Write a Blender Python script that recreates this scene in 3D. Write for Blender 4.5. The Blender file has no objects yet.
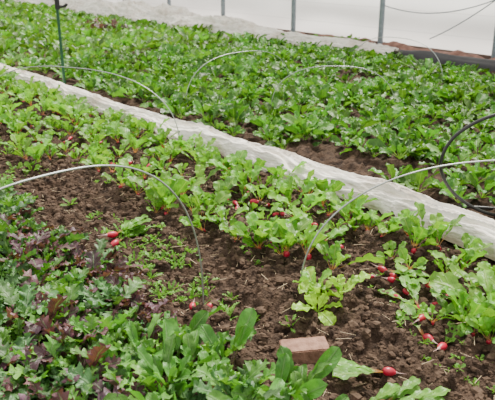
import bpy, bmesh, math, numpy as np
from mathutils import Vector
rng = np.random.default_rng(7)
S = bpy.context.scene
COL = S.collection

# ------------------------------------------------------------ noise
def vn(x, y, seed=0):
    x = np.asarray(x, float); y = np.asarray(y, float)
    ix = np.floor(x); iy = np.floor(y); fx = x-ix; fy = y-iy
    fx = fx*fx*(3-2*fx); fy = fy*fy*(3-2*fy)
    def h(a, b):
        return (np.sin(a*127.1+b*311.7+seed*74.7)*43758.5453) % 1.0
    return (h(ix,iy)*(1-fx)+h(ix+1,iy)*fx)*(1-fy)+(h(ix,iy+1)*(1-fx)+h(ix+1,iy+1)*fx)*fy
def sst(a, b, x):
    t = np.clip((x-a)/(b-a), 0, 1); return t*t*(3-2*t)
def gh(x, y):
    x = np.asarray(x, float); y = np.asarray(y, float)
    z = 0.05*(vn(x*1.3, y*1.3, 1)-.5)
    z = z - 0.045*np.exp(-((x-1.72)/.17)**2) - 0.03*np.exp(-((x-3.25)/.2)**2)
    near = 1-sst(7, 12, y)
    wx = x+.05*vn(x*9, y*9, 8); wy = y+.05*vn(x*9, y*9, 9)
    z = z + near*(0.055*(vn(wx*6.3, wy*6.3, 2)-.5) + 0.045*(vn(wx*15+wy*4, wy*15-wx*4, 3)**1.5-.4)
         + 0.038*(vn(wx*31-wy*9, wy*31+wx*9, 4)**1.5-.4) + 0.018*(vn(x*62+y*20, y*62-x*20, 5)-.5))
    return z

# ------------------------------------------------------------ materials
def newmat(name):
    m = bpy.data.materials.new(name); m.use_nodes = True
    nt = m.node_tree; nt.nodes.clear()
    return m, nt, nt.nodes.new('ShaderNodeOutputMaterial')
def N(nt, t, **kw):
    n = nt.nodes.new(t)
    for k, v in kw.items(): setattr(n, k, v)
    return n
def math_(nt, op, a, b=None, clamp=False):
    n = N(nt, 'ShaderNodeMath', operation=op); n.use_clamp = clamp
    for i, q in enumerate((a, b)):
        if q is None: continue
        if isinstance(q, (int, float)): n.inputs[i].default_value = q
        else: nt.links.new(q, n.inputs[i])
    return n.outputs[0]
def mrange(nt, v, a, b, c, d):
    n = N(nt, 'ShaderNodeMapRange'); nt.links.new(v, n.inputs[0])
    for i, q in enumerate((a, b, c, d)): n.inputs[i+1].default_value = q
    return n.outputs[0]
def mixc(nt, f, a, b, mode='MIX'):
    n = N(nt, 'ShaderNodeMix', data_type='RGBA', blend_type=mode)
    for s, q in ((n.inputs[0], f), (n.inputs[6], a), (n.inputs[7], b)):
        if isinstance(q, (int, float)): s.default_value = q
        elif isinstance(q, tuple): s.default_value = (*q, 1)
        else: nt.links.new(q, s)
    return n.outputs[2]
def noise(nt, scale, detail=4, vec=None, stretch=None):
    n = N(nt, 'ShaderNodeTexNoise'); n.inputs['Scale'].default_value = scale
    n.inputs['Detail'].default_value = detail
    if vec is None:
        tc = N(nt, 'ShaderNodeTexCoord'); vec = tc.outputs['Object']
    if stretch:
        mp = N(nt, 'ShaderNodeMapping'); mp.inputs['Scale'].default_value = stretch
        nt.links.new(vec, mp.inputs[0]); vec = mp.outputs[0]
    nt.links.new(vec, n.inputs['Vector'])
    return n.outputs[0]

def leaf_material(name, stem, vein, trans=0.3, rough=.42):
    m, nt, out = newmat(name)
    c = N(nt, 'ShaderNodeAttribute', attribute_name='col').outputs['Color']
    uv = N(nt, 'ShaderNodeAttribute', attribute_name='luv').outputs['Vector']
    sp = N(nt, 'ShaderNodeSeparateXYZ'); nt.links.new(uv, sp.inputs[0])
    s = math_(nt, 'ABSOLUTE', sp.outputs[0]); b = sp.outputs[1]
    mid = mrange(nt, s, 0.03, 0.14, 1, 0)
    q = math_(nt, 'SUBTRACT', math_(nt, 'MULTIPLY', b, 7.0), math_(nt, 'MULTIPLY', s, 2.0))
    q = math_(nt, 'PINGPONG', q, 0.5)
    side = math_(nt, 'MULTIPLY', mrange(nt, q, 0.0, 0.10, 1, 0), mrange(nt, s, 0.3, 1, .6, 0))
    v = math_(nt, 'MAXIMUM', mid, side)
    nz = noise(nt, 28, 3)
    c1 = mixc(nt, mrange(nt, nz, .3, .7, 0, 1), mixc(nt, 1.0, c, (.7,.75,.7), 'MULTIPLY'), mixc(nt, 1.0, c, (1.25,1.2,1.0), 'MULTIPLY'))
    c2 = mixc(nt, math_(nt, 'MULTIPLY', v, .5), c1, vein)
    st = mrange(nt, b, -.12, .02, 1, 0)
    c3 = mixc(nt, st, c2, stem)
    p = N(nt, 'ShaderNodeBsdfPrincipled'); nt.links.new(c3, p.inputs['Base Color'])
    p.inputs['Roughness'].default_value = rough
    p.inputs['Specular IOR Level'].default_value = .42
    bp = N(nt, 'ShaderNodeBump'); bp.inputs['Strength'].default_value = .7; bp.inputs['Distance'].default_value = .005
    hh = math_(nt, 'SUBTRACT', math_(nt, 'MULTIPLY', noise(nt, 60, 2), .8), v)
    nt.links.new(hh, bp.inputs['Height']); nt.links.new(bp.outputs[0], p.inputs['Normal'])
    tr = N(nt, 'ShaderNodeBsdfTranslucent')
    nt.links.new(mixc(nt, 1.0, c3, (1.4,1.5,.45), 'MULTIPLY'), tr.inputs[0])
    mx = N(nt, 'ShaderNodeMixShader'); mx.inputs[0].default_value = trans
    nt.links.new(p.outputs[0], mx.inputs[1]); nt.links.new(tr.outputs[0], mx.inputs[2])
    nt.links.new(mx.outputs[0], out.inputs[0])
    return m
def simple(name, col, rough=.6, metal=0, c2=None, scale=20, bump=0, bscale=60, spec=.5, bdist=.005):
    m, nt, out = newmat(name)
    p = N(nt, 'ShaderNodeBsdfPrincipled')
    n = noise(nt, scale, 6)
    nt.links.new(mixc(nt, mrange(nt, n, .3, .7, 0, 1), col, c2 or tuple(x*.8 for x in col)), p.inputs['Base Color'])
    p.inputs['Roughness'].default_value = rough; p.inputs['Metallic'].default_value = metal
    p.inputs['Specular IOR Level'].default_value = spec
    if bump:
        b = N(nt, 'ShaderNodeBump'); b.inputs['Strength'].default_value = bump; b.inputs['Distance'].default_value = bdist
        nt.links.new(noise(nt, bscale, 8), b.inputs['Height']); nt.links.new(b.outputs[0], p.inputs['Normal'])
    nt.links.new(p.outputs[0], out.inputs[0])
    return m
M_spin = leaf_material('spinach_leaf', (.20,.38,.06), (.20,.38,.08), .28)
M_rad = leaf_material('radish_leaf', (.50,.25,.12), (.36,.52,.10), .32)
M_kale = leaf_material('kale_leaf', (.24,.18,.13), (.20,.32,.14), .22, .46)
M_root = simple('radish_skin', (.54,.012,.05), .38, c2=(.32,.008,.028), scale=60)
M_roottip = simple('radish_tip', (.62,.40,.38), .5)
M_wire = simple('galvanised_wire', (.42,.45,.44), .4, .7)
M_soil = simple('soil', (.100,.064,.044), .95, c2=(.020,.013,.010), scale=16, bump=1, bscale=90, spec=.15, bdist=.02)
M_clod = simple('soil_crumb', (.13,.086,.060), .95, c2=(.032,.021,.016), scale=25, bump=.8, bscale=150, spec=.1)
M_straw = simple('dry_straw', (.50,.39,.25), .8)

# ------------------------------------------------------------ mesh batch
class Batch:
    def __init__(s): s.V=[]; s.F=[]; s.U=[]; s.C=[]; s.M=[]; s.n=0
    def add(s, V, F, U, C, M):
        s.V.append(V); s.F.append(F+s.n); s.U.append(U); s.C.append(C); s.M.append(M); s.n += len(V)
    def arrays(s):
        return dict(V=np.concatenate(s.V), F=np.concatenate(s.F), U=np.concatenate(s.U), C=np.concatenate(s.C), M=np.concatenate(s.M))
    def build(s, name, mats, smooth=True):
        a = s.arrays(); nv = len(a['V']); nf = len(a['F'])
        me = bpy.data.meshes.new(name)
        me.vertices.add(nv); me.vertices.foreach_set('co', a['V'].astype(np.float32).ravel())
        me.loops.add(nf*4); me.loops.foreach_set('vertex_index', a['F'].astype(np.int32).ravel())
        me.polygons.add(nf); me.polygons.foreach_set('loop_start', np.arange(0, nf*4, 4, dtype=np.int32))
        me.polygons.foreach_set('material_index', a['M'].astype(np.int32))
        me.update(calc_edges=True)
        me.polygons.foreach_set('use_smooth', np.full(nf, smooth))
        at = me.attributes.new('col', 'FLOAT_COLOR', 'POINT')
        at.data.foreach_set('color', np.concatenate([a['C'], np.ones((nv,1))], 1).astype(np.float32).ravel())
        at = me.attributes.new('luv', 'FLOAT_VECTOR', 'POINT')
        at.data.foreach_set('vector', np.concatenate([a['U'], np.zeros((nv,1))], 1).astype(np.float32).ravel())
        for m in mats: me.materials.append(m)
        o = bpy.data.objects.new(name, me); COL.objects.link(o)
        return o
def rotz(a):
    c, s = np.cos(a), np.sin(a)
    return np.array([[c,-s,0],[s,c,0],[0,0,1.]])
def rotx(a):
    c, s = np.cos(a), np.sin(a)
    return np.array([[1,0,0],[0,c,-s],[0,s,c]])
def roty(a):
    c, s = np.cos(a), np.sin(a)
    return np.array([[c,0,s],[0,1,0],[-s,0,c]])
def gridfaces(a, b):
    i = np.arange(a)[:,None]*(b+1)+np.arange(b)[None,:]
    i = i.ravel(); return np.stack([i, i+1, i+b+2, i+b+1], 1)

def leaf(kind, L, W, a0, droop, fold, ruf, tp, nt, ns, r):
    t = np.concatenate([[0, tp*.5], tp+(1-tp)*np.linspace(0, 1, nt)])
    b = (t-tp)/(1-tp); bb = np.clip(b, 0, 1)
    s = np.linspace(-1, 1, ns+1)
    ph = r.uniform(0, 6.28)
    if kind == 'spinach':
        w = (bb**.55)*((1-bb)**.42)*1.42
    elif kind == 'round':
        w = (bb**.45)*((1-bb)**.42)*1.4
    elif kind == 'lettuce':
        w = (bb**.8)*((1-bb)**.35)*1.55*(1+.06*np.sin(bb*30+ph))
    elif kind == 'radish':
        low = .34*np.abs(np.sin(bb*np.pi*4.2))**.6
        top = np.clip((bb-.34)/.66, 0, 1); top = (top**.55)*((1-top)**.5)*1.5
        w = np.where(bb < .38, np.maximum(low*np.minimum(1, bb*5+.2), top), np.maximum(top, .10))*1.0
        w = w*(1+.09*np.sin(bb*45+ph)); w[bb >= 1] = 0
    else:  # kale / mizuna: pinnate, toothed
        env = (bb**.5)*((1-bb)**.38)*1.5
        lob = .26+.74*np.abs(np.sin(bb*np.pi*4.5+.3))**.8
        w = env*lob*(1+.14*np.sin(bb*75+ph))
    w = W*w
    w = np.maximum(w, .0016+.0022*(b < .02))
    w[-1] = .0004
    ang = a0-droop*t**1.3
    dt = np.diff(t, prepend=0)*L
    cx = np.cumsum(np.cos(ang)*dt); cz = np.cumsum(np.sin(ang)*dt)
    nx = -np.sin(ang); nz = np.cos(ang)
    As = np.abs(s)[None,:]
    fo = np.where(b < 0, 1.0, fold)[:,None]
    yy = w[:,None]*s[None,:]*np.cos(fo*As)
    up = w[:,None]*As*np.sin(fo)
    up = up + ruf*np.clip(b,0,1)[:,None]**.5*(As**2)*np.sin(t[:,None]*26+ph+np.sign(s)[None,:]*1.3)*(b>0)[:,None]
    up = up + .25*ruf*np.sin(t[:,None]*17+s[None,:]*4+ph)*(b>0)[:,None]
    fwd = (0.45 if kind in ('kale',) else .12)*w[:,None]*As*(b>0)[:,None]
    tw = r.uniform(-.3,.3)*t[:,None]*s[None,:]*w[:,None]
    up = up+tw
    X = cx[:,None]+nx[:,None]*up+np.cos(ang)[:,None]*fwd
    Z = cz[:,None]+nz[:,None]*up+np.sin(ang)[:,None]*fwd
    V = np.stack([X, yy, Z], -1).reshape(-1, 3)
    U = np.stack([np.broadcast_to(s[None,:], X.shape), np.broadcast_to(b[:,None], X.shape)], -1).reshape(-1, 2)
    return V, gridfaces(len(t)-1, ns), U

def bulb(R=.014, seg=10, st=1.25):
    pr = [(0.15,1.0),(.42,.97),(.78,.74),(1,.25),(.97,-.25),(.76,-.75),(.42,-1.15),(.16,-1.5),(.06,-2.2),(.02,-3.2)]
    a = np.linspace(0, 2*np.pi, seg+1)
    P = np.array(pr)*R; P[:,1] *= st
    V = np.stack([P[:,0][:,None]*np.cos(a), P[:,0][:,None]*np.sin(a), np.broadcast_to(P[:,1][:,None], (len(pr), seg+1))], -1).reshape(-1,3)
    F = gridfaces(len(pr)-1, seg)
    M = np.ones(len(F), int); M[6*seg:] = 2
    return V, F, np.zeros((len(V),2)), np.full((len(V),3), .5), M

def plant(kind, n, Lr, Wr, elev, droop, fold, ruf, tp, nt, ns, base, var, r, root=False, spread=2*np.pi, cen=True):
    B = Batch()
    for i in range(n):
        f = i/max(1, n-1)  # 0 outer, 1 inner
        L = Lr[0]+(Lr[1]-Lr[0])*r.random(); W = L*r.uniform(*Wr)
        if cen: L *= (1-.40*f); W *= (1-.30*f)
        a0 = np.radians(elev[0]+(elev[1]-elev[0])*f+r.uniform(-12, 12))
        V, F, U = leaf(kind, L, W, a0, np.radians(r.uniform(*droop))*(1-.4*f), fold*r.uniform(.6,1.4), ruf*r.uniform(.6,1.4), tp, nt, ns, r)
        V = V @ rotx(r.uniform(-.5,.5)).T
        az = (i*2.39996+r.uniform(-.4,.4)) if spread > 6 else r.uniform(-spread/2, spread/2)
        V = V @ rotz(az).T
        V[:,:2] += np.array([np.cos(az), np.sin(az)])*.005
        c = np.array(base)*(1+var*r.uniform(-1,1))*(1+.25*f)
        c = c*np.array([1+var*.6*r.uniform(-1,1),1,1+var*.4*r.uniform(-1,1)])
        B.add(V, F, U, np.tile(c,(len(V),1)), np.zeros(len(F), int))
    if root:
        V, F, U, C, M = bulb(r.uniform(.013,.017))
        V[:,2] -= .006; V[:,0] += .008
        B.add(V, F, U, C, M)
    return B.arrays()

def scatter(B, temps, pts, scl=(.8,1.2), tilt=.15, tint=.15, zoff=0.0, r=rng, yaw=None):
    pts = np.asarray(pts, float)
    k = r.integers(0, len(temps), len(pts))
    for j, T in enumerate(temps):
        P = pts[k == j]; n = len(P)
        if n == 0: continue
        yw = r.uniform(0, 6.283, n); tl = r.normal(0, tilt, n); sc = r.uniform(*scl, n)
        R = np.stack([rotz(a) @ rotx(b) for a, b in zip(yw, tl)])*sc[:,None,None]
        V = np.einsum('nij,vj->nvi', R, T['V'])
        z = gh(P[:,0], P[:,1])+zoff
        V += np.stack([P[:,0], P[:,1], z], 1)[:,None,:]
        nv = len(T['V'])
        F = (T['F'][None]+(np.arange(n)*nv)[:,None,None]).reshape(-1,4)
        tn = 1+tint*r.uniform(-1,1,(n,1,1))
        C = (T['C'][None]*tn).reshape(-1,3)
        B.add(V.reshape(-1,3), F, np.tile(T['U'],(n,1)), C, np.tile(T['M'], n))
def jgrid(x0,x1,y0,y1,d,j=.4,r=rng):
    xs = np.arange(x0, x1, d); ys = np.arange(y0, y1, d)
    X, Y = np.meshgrid(xs, ys); X = X.ravel(); Y = Y.ravel()
    X = X+r.uniform(-j,j,len(X))*d; Y = Y+r.uniform(-j,j,len(Y))*d
    return np.stack([X,Y],1)
CA, SA = math.cos(math.radians(39.2)), math.sin(math.radians(39.2))
def seen(P, lo=-170, hi=670):   # only plant the part of the field that can plausibly be seen
    X = CA*P[:,0]-SA*P[:,1]; Y = SA*P[:,0]+CA*P[:,1]
    d = np.maximum(Y*.94+.5, .3); x = 247+687*X/d
    return P[(x > lo) & (x < hi) & (Y > 1.0)]

# ------------------------------------------------------------ ground
def axis(segs):
    out = []
    for a, b, d in segs: out.append(np.arange(a, b, d))
    return np.concatenate(out+[[segs[-1][1]]])
xs = axis([(-20,0,1.0),(0,1.1,.05),(1.1,3.2,.008),(3.2,5,.03),(5,9.5,.07),(9.5,40,1.5)])
ys = axis([(-8,.6,.4),(.6,4.4,.008),(4.4,7.5,.02),(7.5,14,.08),(14,60,1.0)])
XX, YY = np.meshgrid(xs, ys, indexing='ij')
ZZ = gh(XX, YY)
B = Batch(); V = np.stack([XX,YY,ZZ],-1).reshape(-1,3); F = gridfaces(len(xs)-1, len(ys)-1)[:, ::-1]
F = F.copy()
B.add(V, F, np.zeros((len(V),2)), np.full((len(V),3),.5), np.zeros(len(F),int))
ground = B.build('ground', [M_soil])

# soil crumbs
bm = bmesh.new(); bmesh.ops.create_cube(bm, size=1); bmesh.ops.subdivide_edges(bm, edges=bm.edges[:], cuts=1, use_grid_fill=True)
cv = np.array([v.co[:] for v in bm.verts]); cf = np.array([[v.index for v in f.verts] for f in bm.faces]); bm.free()
cv /= np.linalg.norm(cv, axis=1)[:,None]
tem = []
for i in range(8):
    v = cv*(1+rng.uniform(-.28,.28,(len(cv),1)))*np.array([1,rng.uniform(.6,1),rng.uniform(.5,.8)])
    tem.append(dict(V=v, F=cf, U=np.zeros((len(v),2)), C=np.full((len(v),3),.5), M=np.zeros(len(cf),int)))
B = Batch()
P = np.stack([rng.uniform(1.3,3.05,19000), .8+rng.uniform(0,1,19000)**1.3*5.5],1)
scatter(B, tem, P[:11000], (.003,.008), .6)
scatter(B, tem, P[11000:16800], (.007,.015), .6)
scatter(B, tem, P[16800:], (.014,.030), .6)
B.build('soil_clods', [M_clod], smooth=False)

# ------------------------------------------------------------ templates
R = np.random.default_rng(11)
GS = (.070,.190,.026)
spin_n = [plant('spinach', 11, (.19,.29), (.20,.28), (38,84), (30,80), .36, .010, .38, 10, 4, GS, .40, R) for _ in range(9)]
spin_f = [plant('spinach', 9, (.19,.30), (.22,.29), (32,82), (25,75), .36, .010, .36, 6, 2, (.090,.215,.028), .40, R) for _ in range(6)]
rad_t = [plant('radish', 7, (.20,.30), (.20,.27), (56,87), (25,62), .28, .009, .30, 18, 4, (.14,.33,.036), .28, R, root=True) for _ in range(9)]
rad_s = [plant('radish', 6, (.10,.17), (.22,.30), (45,84), (30,70), .25, .005, .26, 14, 4, (.16,.36,.045), .2, R) for _ in range(5)]
kale_t = [plant('kale', 9, (.16,.27), (.20,.28), (45,88), (40,90), .28, .012, .28, 26, 6, (.062,.160,.048), .34, R) for _ in range(8)]
miz_t = [plant('kale', 9, (.15,.25), (.18,.24), (45,88), (40,85), .28, .008, .28, 26, 4, (.090,.240,.032), .28, R) for _ in range(4)]
pur_t = [plant('kale', 7, (.16,.27), (.18,.26), (52,87), (40,90), .25, .010, .28, 22, 4, (.098,.040,.062), .35, R) for _ in range(4)]
aru_t = [plant('spinach', 8, (.15,.25), (.14,.20), (55,88), (20,55), .35, .006, .42, 10, 4, (.080,.23,.032), .25, R) for _ in range(4)]
let_t = [plant('lettuce', 8, (.14,.23), (.22,.30), (38,84), (30,70), .25, .010, .20, 16, 6, (.26,.46,.035), .2, R) for _ in range(3)]
weed_t = [plant('round', 7, (.018,.04), (.28,.38), (20,80), (10,40), .2, .001, .4, 5, 2, (.13,.32,.04), .2, R) for _ in range(5)]
fern_t = [plant('kale', 9, (.04,.08), (.12,.18), (30,80), (10,60), .2, .002, .2, 16, 2, (.13,.32,.04), .2, R) for _ in range(3)]

# ------------------------------------------------------------ spinach bed
P = seen(jgrid(3.60, 7.72, .4, 9.0, .205))
g = vn(P[:,0]*1.6, P[:,1]*1.1, 21)
row = np.exp(-((P[:,0]-4.75)/.10)**2)
P = P[(g > .18) & (rng.random(len(P)) > row*.6)]
B = Batch(); scatter(B, spin_n, P, (.65,1.2), .22, .40)
P = seen(jgrid(3.5, 7.6, 9.0, 27.0, .25)); P = P[vn(P[:,0]*1.2, P[:,1]*.9, 22) > .17]
scatter(B, spin_f, P, (.7,1.3), .22, .45)
B.build('spinach_plants', [M_spin])
B = Batch()
P = seen(jgrid(8.12, 8.42, 7.6, 11.2, .2)); scatter(B, spin_f, P, (.9,1.15), .1, .2)
B.build('chard_plants', [M_spin])

# ------------------------------------------------------------ radish bed
B = Batch()
def rowpts(x, y0, y1, d, jx=.06):
    y = np.arange(y0, y1, d); y = y+rng.uniform(-.45,.45,len(y))*d
    return np.stack([x+rng.normal(0, jx, len(y)), y], 1)
pts = [rowpts(2.88, .5, 9.5, .11, .05), rowpts(2.66, 4.3, 9.5, .16, .09), rowpts(2.70, 1.0, 4.2, .24, .06)]
pts.append(rowpts(2.18, 3.1, 6.5, .14, .08)); pts.append(rowpts(2.45, 4.6, 9.5, .17, .09)); pts.append(rowpts(2.0, 4.7, 9.5, .18, .09))
pts.append(np.array([(2.24,2.46),(2.32,2.62),(2.16,2.74),(2.30,2.33),(2.42,2.50),(2.38,1.44),(2.50,1.52),(2.30,1.26),(2.24,1.50),(2.47,1.25),(2.62,1.34),(2.35,1.12),(2.12,3.0),(2.22,3.15),(2.2,2.6),(2.34,1.36),(2.18,2.88),(2.45,2.85),(2.42,3.25),(2.5,3.6),(2.05,3.4),(2.46,3.95),(2.3,2.15)]))
pts.append(rowpts(2.3, .4, 1.1, .12, .12))
P = seen(np.concatenate(pts)); scatter(B, rad_t, P, (.55,1.0), .2, .28)
scatter(B, rad_t, np.array([(2.36,1.42),(2.50,1.36),(2.26,2.44),(2.22,2.62),(2.10,3.35),(2.14,3.55)]), (1.0,1.2), .08, .1)
P = np.concatenate([rowpts(2.55, 2.6, 6, .2, .1), rowpts(1.75, 4.6, 8, .22, .1), rowpts(2.2,1.7,2.3,.3,.08), rowpts(2.6,1.6,3.0,.25,.07)])
scatter(B, rad_s, seen(P), (.7,1.1), .2, .2)
B.build('radish_plants', [M_rad, M_root, M_roottip])

# pulled radishes lying on the soil
def lying(B, x, y, yaw, sc=1.0, nl=5, leaves=True, sink=0.0):
    T = Batch()
    if leaves:
        for i in range(nl):
            V, F, U = leaf('radish', R.uniform(.14,.21), R.uniform(.026,.038), R.uniform(.0,.4), R.uniform(.0,.4), .3, .006, .25, 16, 4, R)
            V = V @ rotz(R.uniform(-.4,.4)).T
            c = np.array((.15,.36,.05))*R.uniform(.8,1.2)
            T.add(V, F, U, np.tile(c,(len(V),1)), np.zeros(len(F),int))
    V, F, U, C, M = bulb(R.uniform(.013,.017), 14, R.uniform(1.2,1.7))
    V = V @ roty(math.pi/2+R.uniform(-.3,.3)).T          # crown toward +x
    V[:,0] -= .014; V[:,2] += .002
    T.add(V, F, U, C, M)
    a = T.arrays(); V = (a['V']*sc) @ rotz(yaw).T
    V += np.array([x, y, float(gh(x,y))+.014-sink])
    low = gh(V[:,0], V[:,1])+.003
    isleaf = np.ones(len(V), bool); isleaf[-len(C):] = False
    V[:,2] = np.where((V[:,2] < low) & isleaf, low, V[:,2])
    B.add(V, a['F'], a['U'], a['C'], a['M'])
B = Batch()
for x,y,yaw,sc,n in [(1.65,3.17,.3,1.15,6),(1.67,3.22,.0,1.15,5),(1.84,1.42,2.6,1.2,5),(1.63,1.36,-.55,1.2,6),(1.70,1.30,-.3,1.1,5),(1.76,1.28,-.9,1.0,5),(2.14,1.46,1.5,1.15,4),(2.16,1.38,.2,1.1,3)]:
    lying(B,x,y,yaw,sc,n)
for x,y in [(2.47,1.955),(2.43,1.86),(2.40,1.78),(2.46,1.68),(2.50,3.24),(2.56,3.12),(2.47,3.34),(2.50,3.18),(2.64,3.0),(2.60,2.88),(2.38,3.62),(2.36,3.75),(2.6,2.75),(2.56,2.6),(2.52,2.42),(2.55,2.3),(2.3,1.62),(2.2,1.55),(1.62,2.32),(2.4,4.3),(2.42,4.6),(2.3,4.5),(2.3,5.2),(2.2,5.6),(2.3,5.9),(2.15,5.4),(2.4,6.2),(2.25,6.5),(2.5,5.0),(2.2,4.8),(2.4,4.05)]:
    lying(B, x+R.normal(0,.015), y+R.normal(0,.02), R.uniform(0,6.28), R.uniform(.9,1.2), 3, leaves=R.random() < .45, sink=.004)
    if R.random() < .7: lying(B, x+R.normal(0,.05), y+R.normal(0,.06), R.uniform(0,6.28), R.uniform(.85,1.15), 2, leaves=False, sink=.006)
B.build('pulled_radishes', [M_rad, M_root, M_roottip])

# ------------------------------------------------------------ kale bed
def kedge(y): return 1.36+.05*np.sin(y*5)
P = seen(jgrid(-.1, 1.6, .5, 5.6, .10), -300, 700)
P = P[P[:,0] < kedge(P[:,1])]
g = vn(P[:,0]*3.2, P[:,1]*2.7, 31); a = rng.random(len(P))
near = (P[:,1] < 2.05) & (P[:,0] > .95) 
isA = near & (a < .6)
isP = ~isA & (((g > .58) & (a < .5)) | (a < .22))
isM = ~isA & ~isP & (a > .74)
B = Batch()
scatter(B, aru_t, P[isA], (.75,1.1), .18, .25)
scatter(B, pur_t, P[isP], (.7,1.05), .18, .3)
scatter(B, miz_t, P[isM], (.65,1.05), .2, .3)
scatter(B, kale_t, P[~(isA|isP|isM)], (.6,1.05), .2, .3)
P = seen(np.array([(6.4,11.8),(6.5,12.1),(6.3,12.4),(6.6,11.5),(6.45,12.8),(6.2,11.9)]))
B.build('kale_plants', [M_kale])
B = Batch(); scatter(B, pur_t, P, (1.4,1.8), .1); B.build('purple_lettuce', [M_kale])

B = Batch(); scatter(B, let_t, [(2.02,1.97),(2.10,1.90),(1.95,1.90)], (.8,1.0), .1, .1)
B.build('lettuce_plants', [M_spin])

# weeds
B = Batch()
P = np.stack([rng.uniform(1.45,2.2,1000), rng.uniform(.9,6,1000)],1)
P = P[vn(P[:,0]*3.2, P[:,1]*3.2, 41) > .74]; scatter(B, weed_t, P, (.5,1.1), .2)
P = np.stack([rng.normal(1.80,.06,60), rng.normal(2.95,.16,60)],1); scatter(B, weed_t, P, (.7,1.3), .2)
P = np.stack([rng.normal(1.72,.10,55), rng.normal(2.75,.4,55)],1); scatter(B, fern_t, P, (.6,1.3), .2)
P = np.stack([rng.uniform(2.2,3.0,400), rng.uniform(1,6,400)],1); P = P[vn(P[:,0]*4, P[:,1]*4, 43) > .68]; scatter(B, weed_t, P, (.6,1.2), .2)
B.build('weed_seedlings', [M_spin])

# straw
B = Batch(); sv = np.array([(-1,-.04,0),(1,-.03,.02),(1,.03,.03),(-1,.04,0),(-1,0,-.05),(1,0,-.03)],float); sf = np.array([(0,1,2,3),(0,4,5,1),(3,2,5,4)])
T = dict(V=sv, F=sf, U=np.zeros((6,2)), C=np.full((6,3),.5), M=np.zeros(3,int))
scatter(B, [T], np.stack([rng.uniform(1.4,3.0,800), rng.uniform(.9,5,800)],1), (.008,.040), .2, zoff=.010)
B.build('straw_bits', [M_straw])

# ------------------------------------------------------------ row covers
def fabric_mat():
    m, nt, out = newmat('row_cover_fabric')
    p = N(nt,'ShaderNodeBsdfPrincipled')
    nz = noise(nt, 4, 8)
    ns = noise(nt, 7, 6, stretch=(4.5,.8,4.5))
    tc = N(nt,'ShaderNodeTexCoord'); sp=N(nt,'ShaderNodeSeparateXYZ'); nt.links.new(tc.outputs['Object'],sp.inputs[0])
    c = mixc(nt, mrange(nt,nz,.48,.70,0,.75), (.90,.86,.78), (.58,.48,.38))
    c = mixc(nt, mrange(nt,ns,.52,.68,0,.55), c, (.50,.42,.34))  # dirt streaks drawn out lengthwise, also painting fold shading into the colour
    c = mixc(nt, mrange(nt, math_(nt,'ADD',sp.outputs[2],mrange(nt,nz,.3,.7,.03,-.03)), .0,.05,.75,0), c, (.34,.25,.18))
    nt.links.new(c, p.inputs['Base Color'])
    p.inputs['Roughness'].default_value=.8
    b = N(nt,'ShaderNodeBump'); b.inputs['Strength'].default_value=.9; b.inputs['Distance'].default_value=.03
    nt.links.new(noise(nt,9,5,stretch=(3,.9,3)), b.inputs['Height']); nt.links.new(b.outputs[0], p.inputs['Normal'])
    nt.links.new(p.outputs[0],out.inputs[0])
    return m
M_fab = fabric_mat()
def cover(name, xc, y0, y1, wfun, hfun, dy=.012, n=80, seed=0):
    y = np.arange(y0, y1, dy); s = np.linspace(-1, 1, n+1)
    Yg, Sg = np.meshgrid(y, s, indexing='ij')
    w = wfun(Yg); h = hfun(Yg)
    cx = xc+.05*(vn(Yg*.9, 0*Yg, seed+1)-.5)*2+.015*(vn(Yg*4, 0*Yg, seed+11)-.5)*2
    warp = Sg+.5*(vn(Yg*1.7, Sg*1.0, seed+2)-.5)+.10*(vn(Yg*6, Sg*2, seed+7)-.5)
    prof = np.clip(1-np.abs(Sg)**3, 0, 1)
    def ridge(a): return 1-np.abs(2*a-1)
    lump = .82+.3*vn(Yg*2.0, Sg*.5, seed+12)
    # long gathered creases running with the strip, plus diagonal pull creases
    fold = .28+ridge(vn(warp*3.4+7, Yg*.6, seed+3))**1.3*.34+ridge(vn(warp*7, Yg*1.0, seed+4))**1.5*.30+ridge(vn(warp*13, Yg*1.8, seed+10))*.16+ridge(vn(warp*4+Yg*5, Yg*6-warp*3, seed+8))*.12
    z = prof*h*(.05+1.0*fold)*lump
    edge = w*(1+.5*(vn(Yg*2.5, np.sign(Sg), seed+6)-.5)+.22*(vn(Yg*11, np.sign(Sg), seed+9)-.5))
    x = cx+Sg*edge
    z = z+np.maximum(gh(x,Yg), -.03)*(1-prof)+.010
    V = np.stack([x,Yg,z],-1).reshape(-1,3)
    F = gridfaces(len(y)-1, n)[:, ::-1]
    B = Batch(); B.add(V,F,np.zeros((len(V),2)),np.full((len(V),3),.5),np.zeros(len(F),int))
    return B.build(name,[M_fab])
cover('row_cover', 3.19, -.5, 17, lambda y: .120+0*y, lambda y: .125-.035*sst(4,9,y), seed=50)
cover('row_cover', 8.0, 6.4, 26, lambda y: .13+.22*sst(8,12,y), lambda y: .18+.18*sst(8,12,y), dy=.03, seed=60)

# black ground fabric roll near the wall
M_blk = simple('black_fabric', (.016,.016,.018), .6, c2=(.03,.03,.032), scale=6, bump=.5, bscale=30)
y = np.arange(1,7.3,.04); s = np.linspace(-1,1,17); Yg,Sg=np.meshgrid(y,s,indexing='ij')
z = .12*np.clip(1-Sg**2,0,1)**.5*(.7+.6*vn(Yg*1.5,Sg*2,71))+.01; x = 8.18+.12*Sg+.04*vn(Yg,Yg*0,72)
V=np.stack([x,Yg,z],-1).reshape(-1,3); F=gridfaces(len(y)-1,16)[:, ::-1]
B=Batch(); B.add(V,F,np.zeros((len(V),2)),np.full((len(V),3),.5),np.zeros(len(F),int)); B.build('ground_cloth_roll',[M_blk])
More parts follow.
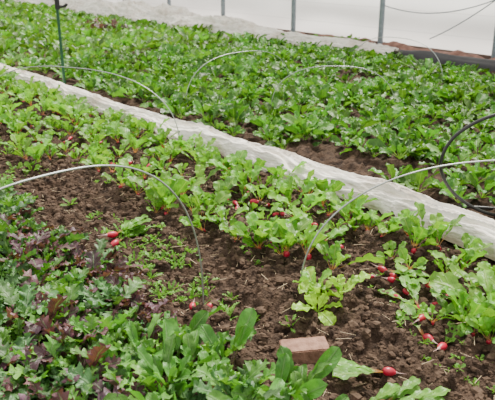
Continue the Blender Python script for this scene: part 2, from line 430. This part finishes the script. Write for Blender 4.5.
# reddish mulch strip
M_mul = simple('mulch', (.30,.15,.11), .9, c2=(.12,.06,.045), scale=12, bump=.8, bscale=40, bdist=.02)
y = np.arange(0,26,.06); s = np.linspace(8.47,8.80,14); Yg,Sg=np.meshgrid(y,s,indexing='ij')
z = .03+.15*vn(Yg*5,Sg*5,75)*np.clip(1-((Sg-8.65)/.2)**2,0,1)
V=np.stack([Sg,Yg,z],-1).reshape(-1,3); F=gridfaces(len(y)-1,13)[:, ::-1]
B=Batch(); B.add(V,F,np.zeros((len(V),2)),np.full((len(V),3),.5),np.zeros(len(F),int)); B.build('mulch_strip',[M_mul])

# ------------------------------------------------------------ curves
def tube(name, pts, rad, mat, parent=None, res=3):
    c = bpy.data.curves.new(name,'CURVE'); c.dimensions='3D'; c.bevel_depth=rad; c.bevel_resolution=res; c.use_fill_caps=True
    sp = c.splines.new('NURBS'); sp.points.add(len(pts)-1)
    for i,p in enumerate(pts): sp.points[i].co=(*p,1)
    sp.use_endpoint_u=True; sp.order_u=3; c.resolution_u=6
    c.materials.append(mat)
    o=bpy.data.objects.new(name,c); COL.objects.link(o)
    if parent: o.parent=parent
    return o
def hoop(a, b, H, rad=.0038, ex=.78, lean=(0,0)):
    a=np.array(a); b=np.array(b); pts=[]
    for ph in np.linspace(0, math.pi, 41):
        k=math.cos(ph); k=math.copysign(abs(k)**ex,k); zz=max(math.sin(ph),0)**ex
        p=(a+b)/2-(b-a)/2*k
        pts.append((p[0]+lean[0]*zz, p[1]+lean[1]*zz, H*zz+(-.06 if zz<.01 else 0)))
    return tube('wire_hoop', pts, rad, M_wire)
hoop((.2,2.1),(1.58,2.25),.775)
hoop((2.015,2.08),(3.6,1.28),.575, ex=.86)
hoop((2.0,6.25),(2.93,4.44),.59)
hoop((4.3,4.92),(5.23,4.16),.47,.0035)
hoop((6.57,5.98),(6.73,4.7),.52,.004)
hoop((3.79,5.62),(5.29,5.73),.50,.0035)
M_blkpl = simple('black_poly_pipe', (.012,.012,.013), .35)
tube('drip_tube', [(3.72,1.87,.0),(3.54,2.016,.0),(3.346,2.174,.13),(3.256,2.241,.30),(3.267,2.231,.42),(3.32,2.187,.53),(3.477,2.067,.64),(3.795,1.807,.70),(4.03,1.62,.42),(3.97,1.68,.08),(3.75,1.9,.02),(3.3,2.6,.0)], .010, M_blkpl)

# garden stake (green riser with black fittings)
st = bpy.data.objects.new('garden_stake', None); COL.objects.link(st)
M_grn = simple('green_coating', (.010,.085,.035), .4)
tube('rod', [(3.36,7.46,-.1),(3.36,7.46,.6),(3.355,7.47,1.45)], .017, M_grn, st)
tube('clip_body', [(3.36,7.46,.88),(3.36,7.462,1.12)], .028, M_blkpl, st)
tube('clip_arm_1', [(3.36,7.46,.98),(3.31,7.51,1.00),(3.26,7.56,1.10)], .016, M_blkpl, st)
tube('clip_arm_2', [(3.36,7.46,.92),(3.41,7.41,.89),(3.44,7.38,.94)], .016, M_blkpl, st)
tube('hanging_cord', [(3.29,7.53,1.05),(3.38,7.42,1.28),(3.36,7.45,1.45)], .008, M_blkpl, st)

# brick
bm=bmesh.new(); bmesh.ops.create_cube(bm,size=1)
for v in bm.verts: v.co = Vector((v.co.x*.19, v.co.y*.095, v.co.z*.085))
bmesh.ops.bevel(bm, geom=bm.edges[:], offset=.004, segments=2, affect='EDGES')
bmesh.ops.subdivide_edges(bm, edges=[e for e in bm.edges if e.calc_length()>.03], cuts=12, use_grid_fill=True)
for v in bm.verts:
    n = float(vn(v.co.x*60+v.co.z*40, v.co.y*60+v.co.z*25, 5))-.5; n2 = float(vn(v.co.x*170+v.co.z*90, v.co.y*170-v.co.z*80, 6))-.5
    v.co *= 1+.035*n+.02*n2
me=bpy.data.meshes.new('brick'); bm.to_mesh(me); bm.free()
me.materials.append(simple('fired_clay', (.34,.195,.14), .9, c2=(.17,.09,.065), scale=28, bump=.8, bscale=110, bdist=.005, spec=.2))
brick=bpy.data.objects.new('brick',me); COL.objects.link(brick)
brick.location=(1.68,1.70,float(gh(1.68,1.70))+.055); brick.rotation_euler=(math.radians(3),math.radians(-2),math.radians(-33))

# ------------------------------------------------------------ greenhouse side wall
def plastic():
    m, nt, out = newmat('greenhouse_plastic')
    tc = N(nt,'ShaderNodeTexCoord'); sp=N(nt,'ShaderNodeSeparateXYZ'); nt.links.new(tc.outputs['Object'],sp.inputs[0])
    low = mrange(nt, sp.outputs[2], .1, .5, 1, 0)
    nz = noise(nt, 1.3, 5)
    c = mixc(nt, math_(nt,'MULTIPLY',low,.4), (.92,.92,.92), (.82,.72,.68))
    c = mixc(nt, mrange(nt,nz,.45,.75,0,.35), c, (.78,.76,.76))
    wv = math_(nt,'PINGPONG', math_(nt,'MULTIPLY',sp.outputs[2],3.2), .5)
    c = mixc(nt, mrange(nt,wv,0,.03,.45,0), c, (.50,.47,.48))
    d=N(nt,'ShaderNodeBsdfPrincipled'); d.inputs['Roughness'].default_value=.35; nt.links.new(c,d.inputs['Base Color'])
    tr=N(nt,'ShaderNodeBsdfTranslucent'); nt.links.new(c,tr.inputs[0])
    mx=N(nt,'ShaderNodeMixShader'); mx.inputs[0].default_value=.7
    nt.links.new(d.outputs[0],mx.inputs[1]); nt.links.new(tr.outputs[0],mx.inputs[2]); nt.links.new(mx.outputs[0],out.inputs[0])
    return m
M_pl = plastic()
y=np.arange(-2,30,.08); zz=np.linspace(.0,2.4,49); Yg,Zg=np.meshgrid(y,zz,indexing='ij')
x=8.88+.03*np.sin(Zg*9+vn(Yg*.7,Zg,81)*4)+.03*vn(Yg*1.5,Zg*3,82)
V=np.stack([x,Yg,Zg],-1).reshape(-1,3); F=gridfaces(len(y)-1,48)
B=Batch(); B.add(V,F,np.zeros((len(V),2)),np.full((len(V),3),.5),np.zeros(len(F),int)); B.build('wall_side',[M_pl])
fr = bpy.data.objects.new('greenhouse_frame', None); COL.objects.link(fr)
M_steel = simple('galvanised_post', (.26,.31,.34), .45, .5, c2=(.18,.22,.25))
for i,yy in enumerate([1.3,3.25,5.3,7.35,9.4,11.5,13.5,15.5,17.5,19.5,21.5,23.5]):
    tube('post_%d'%(i+1), [(8.74,yy,-.3),(8.74,yy,1.0),(8.74,yy,2.4)], .045, M_steel, fr)
tube('rail', [(8.80,-2,1.15),(8.80,14,1.15),(8.80,30,1.15)], .02, M_steel, fr)
for i,(ya,za,yb,zb,sag) in enumerate([(6.2,1.6,8.6,1.3,.9),(5.2,1.0,6.4,.25,.1),(8.6,1.1,9.6,1.3,.5),(7.4,.7,5.3,.9,.35)]):
    tube('lacing_wire_%d'%(i+1), [(8.74,ya,za),(8.73,(ya+yb)/2,(za+zb)/2-sag),(8.74,yb,zb)], .008, M_steel, fr)
# baseboard
bm=bmesh.new(); bmesh.ops.create_cube(bm,size=1)
for v in bm.verts: v.co=Vector((8.86+v.co.x*.04, 14+v.co.y*32, .03+v.co.z*.14))
bmesh.ops.bevel(bm, geom=bm.edges[:], offset=.004, segments=1, affect='EDGES')
me=bpy.data.meshes.new('baseboard_side'); bm.to_mesh(me); bm.free(); me.materials.append(simple('weathered_board',(.14,.09,.07),.8,bump=.5,bscale=30))
COL.objects.link(bpy.data.objects.new('baseboard_side',me))

# ------------------------------------------------------------ light
w=bpy.data.worlds.new('World'); S.world=w; w.use_nodes=True; nt=w.node_tree
bg=nt.nodes['Background']; bg.inputs[0].default_value=(1,.98,.93,1); bg.inputs[1].default_value=1.6
l=bpy.data.lights.new('sun','SUN'); l.energy=10.0; l.angle=math.radians(16); l.color=(1,.95,.84)
so=bpy.data.objects.new('sun',l); COL.objects.link(so)
d=Vector((-.75,-.35,-1.25)); so.rotation_euler=d.to_track_quat('-Z','Y').to_euler()

# ------------------------------------------------------------ camera
cd=bpy.data.cameras.new('camera'); cam=bpy.data.objects.new('camera',cd); COL.objects.link(cam)
cd.sensor_width=36; cd.lens=36*687/495
cam.location=(0,0,1.5); cam.rotation_euler=(math.radians(70),0,math.radians(-39.2))
cd.dof.use_dof=True; cd.dof.focus_distance=3.5; cd.dof.aperture_fstop=5.6
S.camera=cam
